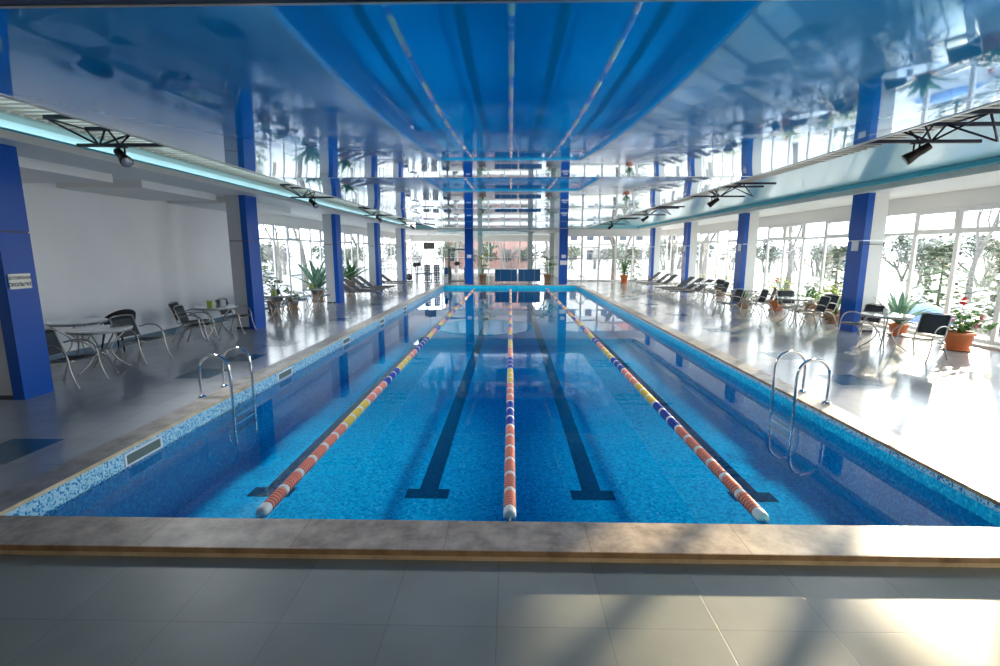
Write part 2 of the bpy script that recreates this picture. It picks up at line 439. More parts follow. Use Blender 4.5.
struct(MB().box(-6.2, 8.35, 32.42, 32.5, 3.42, 3.86).build('wall_cove_far', M['cyan']))
struct(MB().box(-6.2, 8.35, 32.40, 32.5, 3.355, 3.42).build('trim_44', M['fascia']))
# cyan oval on the far ceiling
b = MB(); n = 48
ov = [(-1.9+3.6*math.cos(2*math.pi*k/n), 37.2+3.9*math.sin(2*math.pi*k/n)) for k in range(n)]
b.add([(x, y, SZ-.004) for x, y in ov] + [(x, y, SZ-.05) for x, y in ov], [tuple(range(n, 2*n))] + [(k, (k+1) % n, n+(k+1) % n, n+k) for k in range(n)])
struct(b.build('ceiling_oval', M['cyan2']))
# stretch film bays, each sagging a little
seams = [2.62, 8.4, 14.5, 20.6, 26.7]
for i in range(4):
    a, c = seams[i], seams[i+1]; b = MB(); ni, nj = 40, 24; vs = []; fs = []
    for j in range(nj+1):
        v = j/nj
        for k in range(ni+1):
            u = k/ni*2-1
            x = PX*(math.copysign(abs(u)**.8, u))
            vs.append((x, a+(c-a)*v, FZ - .07*4*v*(1-v)*(1-abs(x/PX)**4)))
    for j in range(nj):
        for k in range(ni):
            p = j*(ni+1)+k; fs.append((p, p+1, p+ni+2, p+ni+1))
    b.add(vs, fs, 0, True)
    struct(b.build('ceiling_film_%d' % (i+1), M['film']))
for i, y in enumerate(seams):
    struct(MB().box(-PX, PX, y-.012, y+.012, FZ-.004, FZ+.02).build('trim_%d' % (50+i), M['alu']))
for i, sx in enumerate((-1, 1)):
    x0, x1 = sorted((sx*PX, sx*(PX+.05)))
    struct(MB().box(x0, x1, 2.6, 26.72, FZ-.006, FZ+.05).build('trim_%d' % (56+i), M['alu']))

# ------------------------------------------------------------------ windows
wn = 0
def window(p0, p1, head, bars, openable=False, depth=.06):
    """a glazed bay between two points on the floor plan; p0->p1 along x or y."""
    global wn; wn += 1
    along_y = abs(p1[1]-p0[1]) > abs(p1[0]-p0[0])
    f = MB(); g = MB()
    def bx(mb, a, c, z0, z1, d, off=0):
        if along_y: mb.box(p0[0]-d/2+off, p0[0]+d/2+off, a, c, z0, z1)
        else: mb.box(a, c, p0[1]-d/2+off, p0[1]+d/2+off, z0, z1)
    a, c = (p0[1], p1[1]) if along_y else (p0[0], p1[0])
    w = .055
    bx(f, a, a+w, 0, head, depth); bx(f, c-w, c, 0, head, depth)
    bx(f, a+w, c-w, 0, .09, depth); bx(f, a+w, c-w, head-.07, head, depth)
    for z in bars: bx(f, a+w, c-w, z-.035, z+.035, depth)
    if openable:
        z0 = bars[-1]+.035
        s = .05
        bx(f, a+w, a+w+s, z0, head-.07, depth+.04); bx(f, c-w-s, c-w, z0, head-.07, depth+.04)
        bx(f, a+w+s, c-w-s, z0, z0+s, depth+.04); bx(f, a+w+s, c-w-s, head-.07-s, head-.07, depth+.04)
    o = f.build('window_%d' % wn, M['frame']); o['kind'] = 'structure'
    bx(g, a+w, c-w, .09, head-.07, .006)
    g.build('pane', M['glass'], o)
    return o
y = YB; k = 0
while y < YF-.5:
    w = 1.22
    bars = [2.44] if not (7.6 < y < 9.6) else [.75, 1.5, 2.44]
    window((XR+.08, y), (XR+.08, min(y+w, YF)), 3.02, bars, openable=(k % 3 != 2)); y += w; k += 1
y = 16.4; k = 0
while y < YG-.5:
    window((XL-.08, y), (XL-.08, min(y+1.15, YG)), 3.02, [1.0, 2.44] if k % 2 else [2.44], openable=(k % 3 == 0)); y += 1.15; k += 1
for i in range(6):
    w = (XR-XG)/6; window((XG+i*w, YF+.08), (XG+(i+1)*w, YF+.08), 3.02, [1.5, 2.4] if i not in (1,) else [2.25])
for i in range(9):
    w = (XG-XL)/9; window((XL+i*w, YG+.08), (XL+(i+1)*w, YG+.08), 2.9, [1.39])

# ------------------------------------------------------------------ pillars
YAW = .0214
def pillar(x, y, side, label, top=SZ, body='white_clad', w=.5, d=.55):
    if side < 0 and y < 7: d = .43
    """side=-1: pillar of the left row (pool is towards +x); side=+1: right row."""
    y += YAW*x
    t = empty('pillar', (x, y, 0))
    c = .16
    def bx(m, x0, x1, y0, y1, z0, z1): m.box(min(-side*0+side*x0, side*x1), max(side*x0, side*x1), y0, y1, z0, z1)
    # local x grows away from the pool
    m = MB(); bx(m, 0, c, 0, d, 0, 2.24); bx(m, 0, c, 0, d, 2.26, top); m.build('cladding', M['blue'], t, 'blue cladding facing the pool')
    m = MB(); bx(m, c, w, .008, d-.008, .06, 2.24); bx(m, c, w, .008, d-.008, 2.26, top); m.build('body', M[body], t)
    m = MB(); bx(m, .006, w-.006, .012, d-.012, 2.238, 2.262); m.build('joint_strip', M['joint_light' if side > 0 else 'joint'], t)
    m = MB(); bx(m, c, w+.004, .004, d-.004, 0, .06); m.build('plinth', M['joint'], t)
    tag(t, label, 'pillar', 'pillars along the pool deck', 'thing'); return t
LY = [6.43, 12.55, 18.9, 24.75, 30.8]
names = ['nearest pillar on the left, blue and grey with a cream notice', 'second pillar on the left, grey and blue, beside table with lime box',
         'third pillar on the left, grey and blue, just before the loungers', 'fourth pillar on the left, standing behind the row of loungers', 'farthest pillar on the left, next to the dumbbell stands']
for y, nm in zip(LY, names): pillar(-6.6, y, -1, nm, body='grey_clad')
RY = [12.05, 18.25, 24.1, 30.0]
names = ['nearest blue and white pillar on the right with white sign plate', 'second blue and white pillar on the right, between two tables',
         'third blue and white pillar on the right, behind the loungers', 'farthest blue and white pillar on the right side']
rp = [pillar(8.52, y, 1, nm) for y, nm in zip(RY, names)]
pillar(8.52, 5.9, 1, 'white and blue pillar on the right, level with the pool ladder')
for x, nm in ((-2.78, 'all blue square pillar left of the blue boards at pool end'), (2.95, 'all blue square pillar right of the blue boards at pool end')):
    t = empty('pillar', (x, 30.1, 0)); MB().box(0, .50, 0, .5, 0, 3.33).box(0, .50, 0, .5, 3.345, DZ).build('cladding', M['blue'], t)
    MB().box(.006, .494, .006, .494, 3.33, 3.345).build('joint_strip', M['joint_light'], t)
    tag(t, nm, 'pillar', 'blue pillars at the pool end', 'thing')
for x, nm in ((-2.45, 'slim white pillar left of the pink view in the gym'), (1.55, 'slim white pillar in the middle of the gym windows'), (3.3, 'slim white pillar at the right end of the gym')):
    t = empty('pillar', (x, 40, 0)); MB().box(-.19, .19, -.19, .19, 0, SZ).build('body', M['white_clad'], t)
    MB().box(-.21, .21, -.21, .21, 0, .1).build('plinth', M['grey_clad'], t)
    tag(t, nm, 'pillar', 'slim white pillars in the gym', 'thing')

# signs
def text_part(body, size, loc, rot, parent, mat='ink', name='lettering'):
    cu = bpy.data.curves.new(name, 'FONT'); cu.body = body; cu.size = size; cu.align_x = 'CENTER'; cu.align_y = 'CENTER'; cu.extrude = .0006
    cu.offset = size*.035
    cu.materials.append(M[mat])
    tmp = bpy.data.objects.new('tmp', cu); COL.objects.link(tmp)
    dg = bpy.context.evaluated_depsgraph_get(); me = bpy.data.meshes.new_from_object(tmp.evaluated_get(dg))
    bpy.data.objects.remove(tmp); bpy.data.curves.remove(cu)
    o = bpy.data.objects.new(name, me); COL.objects.link(o); o.location = loc; o.rotation_euler = rot; o.parent = parent; return o
t = empty('notice_sign', (-6.588, 6.47, 1.60))
MB().box(-.008, .004, -.15, .15, -.10, .10).build('board', M['off_white'], t)
text_part('ОСТОРОЖНО', .052, (.006, 0, .042), (R(90), 0, R(90)), t)
text_part('СКОЛЬЗКО', .060, (.006, 0, -.045), (R(90), 0, R(90)), t)
tag(t, 'cream caution notice with two lines of dark lettering on left pillar', 'sign')
def plate(loc, w, h, label, bracket=False, face='x'):
    t = empty('sign_plate', loc)
    if face == 'x': MB().box(-.012, 0, -w/2, w/2, -h/2, h/2).build('board', M['white'], t)
    else: MB().box(-w/2, w/2, -.012, 0, -h/2, h/2).build('board', M['white'], t)
    if bracket:
        MB().tube([(-.01, -.32, .03), (.45, -.32, .03)], .008).tube([(0, -.32, .03), (0, -w/2+.02, .03)], .008).tube([(.45, -.32, -.02), (.45, -.32, .09)], .01).build('bracket', M['joint'], t)
    tag(t, label, 'sign'); return t
for i, y in enumerate(RY[:3]):
    plate((8.52, y+.26+YAW*8.52, 2.13), .24, .26, ['white sign plate on the nearest right blue pillar', 'small white sign plate on the second right blue pillar', 'tiny white sign plate on the third right blue pillar'][i], i == 0)
plate((-2.52, 30.1, 1.68), .26, .2, 'small white plate on the blue pillar left of the boards', face='y')
t = plate((3.21, 30.1, 1.68), .26, .2, 'small white plate on the blue pillar right of the boards', face='y')
t = plate((3.2, 30.1, 1.30), .40, .26, 'pale blue notice below the white plate on right end pillar', face='y')

# ------------------------------------------------------------------ ladders
def ladder():
    t = empty('pool_ladder')
    for s in (-.27, .27):
        MB().tube(cr([(.30, s, 0), (.30, s, .38), (.27, s, .49), (.17, s, .58), (.03, s, .585), (-.08, s, .50), (-.12, s, .35), (-.12, s, 0), (-.12, s, -.7)], 6), .0205, 12).build('rail', M['steel'], t)
        MB().lathe([(.055, 0), (.055, .008), (.03, .03), (.021, .035)], (.30, s, .004)).build('flange', M['steel'], t)
    for z in (-.27, -.39, -.51):
        MB().box(-.15, -.09, -.26, .26, z-.012, z+.012).build('step', M['steel'], t)
    return t
l0 = ladder(); l0.location = (PX-.05, 6.62, .004); tag(l0, 'steel pool ladder with two hooped rails on the right pool edge', 'ladder', 'pool ladders')
l1 = dup(l0); l1.location = (-PX-.01, 6.72, .004); l1.rotation_euler.z = math.pi; l1['label'] = 'steel pool ladder with two hooped rails on the left pool edge'
l2 = dup(l0); l2.location = (PX-.04, 28.2, .004); l2['label'] = 'small far steel ladder at the right far corner of pool'

# skimmers
for i, y in enumerate((5.0, 8.35, 11.6, 14.9, 18.2)):
    t = empty('skimmer', (-PX+.005, y-.085, -.12))
    MB().box(-.002, .010, -.27, .27, .045, .065).box(-.002, .010, -.27, .27, -.075, -.055).box(-.002, .010, -.27, -.245, -.055, .045).box(-.002, .010, .245, .27, -.055, .045).build('frame', M['white'], t)
    MB().box(-.002, .004, -.245, .245, -.055, .045).build('grille', M['skim'], t)
    tag(t, ['white framed skimmer slot in left pool wall nearest the camera', 'second skimmer slot in the left pool wall, past the ladder', 'third skimmer slot from the near end of left pool wall',
            'fourth skimmer slot from the near end of left pool wall', 'farthest small skimmer slot in the left pool wall'][i], 'skimmer', 'skimmer slots in left pool wall')

# ------------------------------------------------------------------ lane ropes
def float_mesh(mat, length, r0, r1, discs):
    b = MB(); prof = [(.02, 0)]
    for d in range(discs):
        a = length*d/discs; c = length*(d+1)/discs; e = (c-a)
        prof += [(r0, a+e*.04), (r1, a+e*.22), (r1, a+e*.72), (r0, a+e*.9)]
    prof.append((.02, length))
    b.lathe(prof, (0, 0, 0), 'y', 16, 0, False)
    return b.mesh('float', mat)
FM = {c: float_mesh(M['rope_'+c], .262, .036, .054, 6) for c in ('orange', 'yellow', 'blue')}
WM = float_mesh(M['rope_white'], .064, .05, .054, 1)
seqs = {
 -2.1: [('orange',6), ('yellow',3), ('orange',3), ('blue',3), ('yellow',3), ('orange',2), ('blue',3)],
 0.0: [('orange',6), ('blue',3), ('orange',3), ('yellow',3), ('blue',3), ('orange',3), ('yellow',3)],
 2.1: [('orange',6), ('blue',3), ('yellow',3), ('orange',3), ('blue',3), ('yellow',3), ('orange',2)],
}
def lane_rope(x, label):
    t = empty('lane_rope', (x, 3.78, WZ+.012))
    seq = [c for c, n_ in seqs[x] for _ in range(n_)]
    tail = ['blue', 'blue', 'yellow', 'yellow', 'orange', 'orange']
    y = 0.0
    MB().lathe([(.02, .0), (.045, .005), (.054, .03), (.054, .10), (.048, .115)], (0, 0, 0), 'y', 20).build('end_float', M['rope_white'], t)
    y = .12; i = 0
    while y < 24.7:
        c = seq[i] if i < len(seq) else tail[(i-len(seq)) % 6]
        o = bpy.data.objects.new('float', FM[c]); COL.objects.link(o); o.location = (0, y, 0); o.parent = t; y += .266
        o = bpy.data.objects.new('spacer_float', WM); COL.objects.link(o); o.location = (0, y, 0); o.parent = t; y += .067; i += 1
    MB().tube([(0, -.40, 0), (0, 25.31, 0)], .006, 6).build('cable', M['steel'], t)
    tag(t, label, 'lane rope', 'lane ropes floating on the pool')
lane_rope(-2.1, 'left lane rope, orange floats then yellow, slanting towards the left ladder')
lane_rope(0.0, 'middle lane rope of orange, blue and white floats, running straight ahead')
lane_rope(2.1, 'right lane rope, orange floats then blue, slanting towards the right ladder')

# ------------------------------------------------------------------ roof trusses and spotlights
def truss():
    t = empty('roof_truss')
    MB().box(-5.66, 5.9, -.022, .022, 3.34, 3.38).build('bottom_chord', M['truss'], t)
    for s in (-.3, .3):
        MB().box(-5.78, 6.5, s-.02, s+.02, 3.61, 3.66).build('top_chord', M['truss'], t)
        w = MB(); xs = [-5.78 + i*.41 for i in range(31)]
        for i in range(30):
            a, c = xs[i], xs[i+1]
            p, q = ((a, s, 3.63), (c, 0, 3.36)) if i % 2 == 0 else ((a, 0, 3.36), (c, s, 3.63))
            if q[0] > 6.45: break
            w.tube([p, q], .014, 6)
        w.build('web', M['truss'], t)
    for i in range(15):
        x = -5.78+i*.82
        MB().tube([(x, -.3, 3.63), (x, .3, 3.63)], .012, 6).build('cross_tie', M['truss'], t)
    for x in (-5.1, 5.15): MB().tube([(x, -.3, 3.63), (x, 0, 3.36), (x, .3, 3.63)], .014, 6).build('cross_brace', M['truss'], t)
    return t
def spot():
    t = empty('spotlight')
    MB().tube([(-.035, 0, .0), (-.035, 0, -.11)], .011, 8).tube([(.035, 0, 0), (.035, 0, -.11)], .011, 8).box(-.06, .06, -.03, .03, -.012, .0).build('hanger', M['spot'], t)
    hz = MB(); hz.lathe([(.045, -.16), (.05, -.15), (.055, -.06), (.052, -.05), (.055, .0), (.072, .08), (.075, .12), (.068, .12)], (0, 0, 0), 'x', 20)
    h = hz.build('housing', M['spot'], t); h.location = (0, 0, -.13)
    h.rotation_euler = (0, R(35), R(-30))
    g = MB().lathe([(.064, .118), (.064, .124)], (0, 0, 0), 'x', 20).build('lens', M['lens'], h)
    return t
TY = [6.6, 12.9, 19.3, 25.8]
ordn = ['nearest', 'second', 'third', 'farthest']
tr0 = truss(); sp0 = spot(); first = True
for i, y in enumerate(TY):
    o = tr0 if i == 0 else dup(tr0); o.location = (0, y, 0)
    tag(o, '%s navy steel truss whose ends show beside the glossy ceiling' % ordn[i], 'truss', 'roof trusses above the film ceiling')
    for sx, x in (('left', -5.08), ('right', 5.12)):
        o = sp0 if first else dup(sp0); first = False
        o.location = (x, y, 3.34); o.rotation_euler.z = 0 if sx == 'left' else math.pi
        tag(o, '%s black spotlight hanging from the %s end of a truss' % (ordn[i], sx), 'spotlight', 'spotlights under the trusses')

# ------------------------------------------------------------------ chairs, tables, loungers
def chair(sling='sling', metal='chair_metal'):
    t = empty('patio_chair')
    mt = M[metal]
    for s in (-1, 1):
        MB().tube(cr([(s*.285, .33, 0), (s*.285, .28, .12), (s*.285, .235, .3), (s*.285, .22, .45), (s*.285, .17, .57), (s*.285, .06, .635), (s*.28, -.10, .64), (s*.262, -.245, .60)], 4), .0125, 8).build('armrest', mt, t)
        MB().tube(cr([(s*.27, -.33, 0), (s*.262, -.27, .15), (s*.255, -.20, .30), (s*.25, -.04, .395), (s*.25, .20, .42)], 4), .0125, 8).build('rear_leg', mt, t)
        MB().tube(cr([(s*.235, .25, .415), (s*.235, .0, .395), (s*.235, -.19, .40), (s*.235, -.245, .50), (s*.232, -.345, .81)], 4), .013, 8).build('side_frame', mt, t)
    MB().tube([(-.285, .228, .40), (.285, .228, .40)], .0115, 8).build('front_rail', mt, t)
    MB().tube([(-.25, -.19, .31), (.25, -.19, .31)], .010, 8).build('rear_rail', mt, t)
    MB().tube(cr([(-.232, -.345, .81), (-.12, -.357, .832), (.12, -.357, .832), (.232, -.345, .81)], 4), .013, 8).build('top_rail', mt, t)
    def sheet(pts, hw, th=.008, sag=.012):
        m = MB(); nx = 6; vs = []
        P = cr(pts, 3)
        for p in P:
            for k in range(nx+1):
                u = k/nx*2-1; vs.append((u*hw, p.y, p.z - sag*(1-u*u)))
        n = len(P); w = nx+1
        top = vs; bot = [(a, c-.003, e-th) for a, c, e in vs]
        fs = []
        for j in range(n-1):
            for k in range(nx):
                a = j*w+k; fs += [(a, a+1, a+w+1, a+w), (n*w+a, n*w+a+w, n*w+a+w+1, n*w+a+1)]
        for k in range(nx): fs += [(k, n*w+k, n*w+k+1, k+1), ((n-1)*w+k, (n-1)*w+k+1, n*w+(n-1)*w+k+1, n*w+(n-1)*w+k)]
        for j in range(n-1): fs += [(j*w, (j+1)*w, n*w+(j+1)*w, n*w+j*w), (j*w+nx, n*w+j*w+nx, n*w+(j+1)*w+nx, (j+1)*w+nx)]
        m.add(top+bot, fs, 0, True); return m
    sheet([(0, .25, .418), (0, .05, .402), (0, -.17, .40)], .225).build('seat', M[sling], t)
    sheet([(0, -.235, .46), (0, -.283, .63), (0, -.347, .818)], .222, sag=.0).build('backrest', M[sling], t)
    return t
def table(r=.45):
    t = empty('round_table')
    MB().lathe([(r-.01, .705), (r, .71), (r, .722), (r-.008, .728)], n=40, smooth=False).build('tabletop', M['table_top'], t)
    ring = [(math.cos(a)*(r-.03), math.sin(a)*(r-.03), .69) for a in [2*math.pi*k/28 for k in range(28)]]
    MB().tube(ring, .013, 8, closed=True).build('rim', M['chair_metal'], t)
    for k in range(4):
        a = math.pi/4 + k*math.pi/2; ca, sa = math.cos(a), math.sin(a)
        pts = [(ca*q, sa*q, z) for q, z in ((r-.04, .69), (r*.72, .60), (r*.36, .45), (r*.27, .33), (r*.45, .17), (r*.88, 0))]
        MB().tube(cr(pts, 5), .0125, 8).build('leg', M['chair_metal'], t)
    ring = [(math.cos(a)*r*.29, math.sin(a)*r*.29, .36) for a in [2*math.pi*k/20 for k in range(20)]]
    MB().tube(ring, .009, 8, closed=True).build('brace_ring', M['chair_metal'], t)
    return t
def lounger():
    t = empty('sun_lounger'); mt = M['chair_dark_metal']
    for s in (-1, 1):
        MB().tube([(s*.31, .95, .32), (s*.31, -.85, .32)], .016, 8).build('side_rail', mt, t)
        for (y0, dy) in ((.72, .14), (-.62, -.14)):
            MB().tube(cr([(s*.31, y0, .32), (s*.315, y0+dy*.8, .22), (s*.32, y0+dy*1.3, .10), (s*.32, y0+dy*1.1, 0)], 4), .015, 8).build('leg', mt, t)
        MB().tube(cr([(s*.33, -.05, .32), (s*.335, -.12, .46), (s*.335, -.28, .52), (s*.325, -.42, .46)], 4), .012, 8).build('armrest', mt, t)
    for yy, rr in ((.95, .016), (.3, .012), (-.85, .016)): MB().tube([(-.31, yy, .32), (.31, yy, .32)], rr, 8).build('cross_rail', mt, t)
    MB().box(-.29, .29, -.18, .93, .325, .337).build('seat', M['sling_grey'], t)
    a = R(38); m = MB(); ca, sa = math.cos(a), math.sin(a)
    def q(u, w): return (-.19-u*ca-w*sa, .335+u*sa-w*ca)
    vs = []
    for x in (-.29, .29):
        for u in (0, .74):
            for w in (0, .012):
                yy, zz = q(u, w); vs.append((x, yy, zz))
    m.add(vs, [(0,1,3,2), (4,6,7,5), (0,4,5,1), (2,3,7,6), (0,2,6,4), (1,5,7,3)]); m.build('backrest', M['sling_grey'], t)
    m = MB()
    for x in (-.3, .3):
        y1, z1 = q(.76, .006); m.tube([(x, -.19, .335), (x, y1, z1)], .013, 8)
    y1, z1 = q(.76, .006); m.tube([(-.3, y1, z1), (.3, y1, z1)], .013, 8)
    y2, z2 = q(.45, .02); m.tube([(-.2, y2, z2), (-.2, y2-.08, .32)], .009, 6).tube([(.2, y2, z2), (.2, y2-.08, .32)], .009, 6)
    m.build('back_frame', mt, t)
    return t

c0 = chair(); used = []
def put(proto, x, y, rz, label, cat, group, z=.001):
    if proto.name in used: o = dup(proto)
    else: o = proto; used.append(proto.name)
    o.location = (x, y+YAW*x, z); o.rotation_euler.z = R(rz); tag(o, label, cat, group); return o
GC = 'silver framed patio chairs round the deck tables'
for x, y, rz, lb in [
    (-6.66, 7.22, -86, 'dark mesh chair partly behind the nearest left pillar'),
    (-6.78, 8.85, -96, 'dark mesh chair behind the nearest left table, front turned to pool'),
    (-6.85, 10.62, -76, 'lower of the two nested dark mesh chairs by left grey wall'),
    (-6.82, 12.1, -90, 'dark mesh chair between the lime box table and second left pillar'),
    (-6.9, 13.75, -80, 'mesh chair right behind second left pillar, before a round table'),
    (-6.95, 15.15, -95, 'mesh chair on the far side of third round table on left'),
    (-7.0, 16.2, -60, 'mesh chair turned to the table just before third left pillar'),
    (-6.85, 17.75, -92, 'mesh chair tucked between round table and third left pillar'),
    (7.72, 9.05, 112, 'near right mesh chair in front of the red geranium pot'),
    (7.75, 10.75, 100, 'mesh chair in front of the nearest blue pillar on right'),
    (7.85, 12.75, 84, 'mesh chair behind nearest right pillar, near side of its table'),
    (8.38, 13.2, 100, 'mesh chair half hidden behind another by the green palm'),
    (8.2, 14.35, 172, 'mesh chair behind the table, turned to face the camera'),
    (7.5, 15.1, 85, 'mesh chair with dark back left of the orange flower pot'),
    (6.75, 15.15, 92, 'mesh chair nearest the pool beside the white topped table on right'),
    (7.95, 18.85, 88, 'small dark backed mesh chair just beyond second right pillar'),
    (8.4, 20.3, 110, 'small far mesh chair between the table and right loungers'),
    ]:
    put(c0, x, y, rz, lb, 'chair', GC)
put(c0, -6.95, 10.62, -76, 'upper of the two nested dark mesh chairs by left grey wall', 'chair', GC, .075)
c1 = chair('sling_brown'); put(c1, 8.15, 15.8, 70, 'brown mesh chair beside the orange flower pot on right', 'chair', GC)
# black plastic tub chair
t = empty('tub_chair', (-8.02, 9.75, .001), R(182))
m = MB(); n = 15; vs = []; fs = []
for j in range(3):
    for k in range(n):
        a = R(-200 + 220*k/(n-1)); a = R(180+ (k/(n-1))*180)
        hgt = .62 + .18*math.sin(math.pi*k/(n-1))**1.0
        z = (.38, hgt*.75+.0, hgt)[j]; rr = (.25, .29, .315)[j]
        vs.append((rr*math.cos(a), rr*math.sin(a)*.95, z))
for j in range(2):
    for k in range(n-1): a = j*n+k; fs.append((a, a+1, a+n+1, a+n))
inner = [(x*.93, y*.93, z) for x, y, z in vs]; b0 = len(vs)
fs2 = [tuple(b0+i for i in reversed(f)) for f in fs]
rim = [((2*n)+k, (2*n)+k+1, b0+2*n+k+1, b0+2*n+k) for k in range(n-1)] + [(k, b0+k, b0+k+1, k+1) for k in range(n-1)]
m.add(vs+inner, fs+fs2+rim, 0, True); m.build('backrest', M['wicker'], t)
MB().lathe([(.24, .37), (.26, .385), (.26, .405), (.24, .42)], n=24).build('seat', M['wicker'], t)
for sx in (-1, 1):
    for sy in (-1, 1): MB().tube([(sx*.17, sy*.17, .38), (sx*.23, sy*.23, 0)], [.022, .015], 8).build('leg', M['wicker'], t)
tag(t, 'black plastic tub chair against the grey wall behind the left tables', 'chair')
t0 = table()
GT = 'round glass deck tables'
for x, y, rz, lb in [(-6.85, 8.08, 20, 'round glass table nearest on the left deck'), (-7.98, 8.95, 10, 'round glass table pushed against the left grey wall'),
    (-6.85, 11.38, 30, 'round glass table with lime box before second left pillar'), (-6.85, 14.45, 15, 'round glass table just beyond second left pillar'),
    (-6.75, 16.95, 0, 'round glass table before the third left pillar'),
    (7.65, 9.9, 12, 'round glass table with white cup nearest on the right deck'), (7.85, 13.5, 30, 'round table between first and second right pillars, near one'),
    (7.85, 16.5, 10, 'white topped round table in front of second right pillar'), (7.75, 19.6, 25, 'farthest small round table on the right, before the loungers')]:
    put(t0, x, y, rz, lb, 'table', GT)
# things on the tables
def on_table(name, mb, mat, x, y, label, cat):
    o = mb.build(name, mat); o.location = (x, y+YAW*x, .7295); return tag(o, label, cat)
def napkin(): return MB().box(-.055, .055, -.03, .03, 0, .13).box(-.06, -.05, -.033, .033, 0, .15).box(.05, .06, -.033, .033, 0, .15)
on_table('napkin_box', napkin(), M['green_box'], -6.95, 11.3, 'lime green box on the table before second left pillar', 'box')
on_table('napkin_box', napkin(), M['green_box'], -6.95, 14.4, 'lime green box on the table beyond second left pillar', 'box')
on_table('menu_card', MB().box(-.01, .07, -.045, -.035, 0, .15).box(-.01, .07, .035, .045, 0, .15).box(-.01, .0, -.035, .035, 0, .15), M['white'], -6.75, 11.42, 'white folded card beside the lime green box', 'card')
on_table('napkin_box', napkin(), M['green_box'], -6.85, 16.9, 'lime green box on the table before third left pillar', 'box')
on_table('cup', MB().lathe([(.035, 0), (.045, .002), (.055, .09), (.05, .09), (.04, .01)], n=20), M['white'], 7.72, 10.0, 'white cup on the nearest right table', 'cup')

lg0 = lounger(); GL = 'mesh sun loungers lined up on the deck'
for i, y in enumerate((20.6, 21.6, 22.7, 23.75, 26.1, 27.5)):
    put(lg0, -6.55, y, -90, ['first', 'second', 'third', 'fourth', 'fifth', 'sixth'][i] + ' grey mesh lounger of the left row, counted from the camera', 'sun lounger', GL)
for i, y in enumerate((20.95, 22.0, 23.1, 25.4, 26.6, 28.2)):
    put(lg0, 7.75, y, 90, ['first', 'second', 'third', 'fourth', 'fifth', 'sixth'][i] + ' grey mesh lounger of the right row, counted from the camera', 'sun lounger', GL)

# ------------------------------------------------------------------ plants
def pot(t, r, h, mat='terracotta', saucer=True):
    MB().lathe([(r*.68, .015), (r*.72, .03), (r*.93, h*.82), (r, h*.82), (r*1.02, h), (r*.9, h), (r*.86, h*.9)], n=28).build('pot', M[mat], t)
    MB().lathe([(r*.85, h*.86), (r*.85, h*.9)], n=20).build('soil', M['soil'], t)
    if saucer: MB().lathe([(r*.8, 0), (r*1.05, .03), (r*1.05, .045), (r*.95, .045), (r*.8, .015)], n=28).build('saucer', M[mat], t)
def blade(m, base, az, L, w, up0, droop, seg=6, fold=.25):
    """one arching leaf blade as two strips folded along the midrib, with real thickness of a leaf."""
    p = Vector(base); el = up0; d = Vector((math.cos(az), math.sin(az), 0)); side = Vector((-math.sin(az), math.cos(az), 0))
    vs = []; fs = []
    for i in range(seg+1):
        u = i/seg; ww = w*(.55+.9*u-1.45*u*u+.0) if u < 1 else 0
        ww = max(w*.02, w*math.sin(math.pi*min(.999, (u*.82+.18)))**.8)
        up = d*-math.sin(el) + Vector((0,0,1))*math.cos(el)
        vs += [p - side*ww + up*ww*fold, p, p + side*ww + up*ww*fold]
        p = p + (d*math.cos(el) + Vector((0,0,1))*math.sin(el))*(L/seg); el -= droop/seg
    for i in range(seg):
        a = i*3; fs += [(a, a+1, a+4, a+3), (a+1, a+2, a+5, a+4)]
    m.add(vs, fs, 0, True)
def leaf(m, p, az, el, L, w):
    d = Vector((math.cos(az)*math.cos(el), math.sin(az)*math.cos(el), math.sin(el))); s = Vector((-math.sin(az), math.cos(az), 0)); n = d.cross(s)
    p = Vector(p)
    m.add([p, p+d*L*.35-s*w+n*w*.2, p+d*L*.8-s*w*.6, p+d*L, p+d*L*.8+s*w*.6, p+d*L*.35+s*w+n*w*.2, p+d*L*.45], [(0,6,1), (1,6,2), (2,6,3), (3,6,4), (4,6,5), (5,6,0)], 0, True)
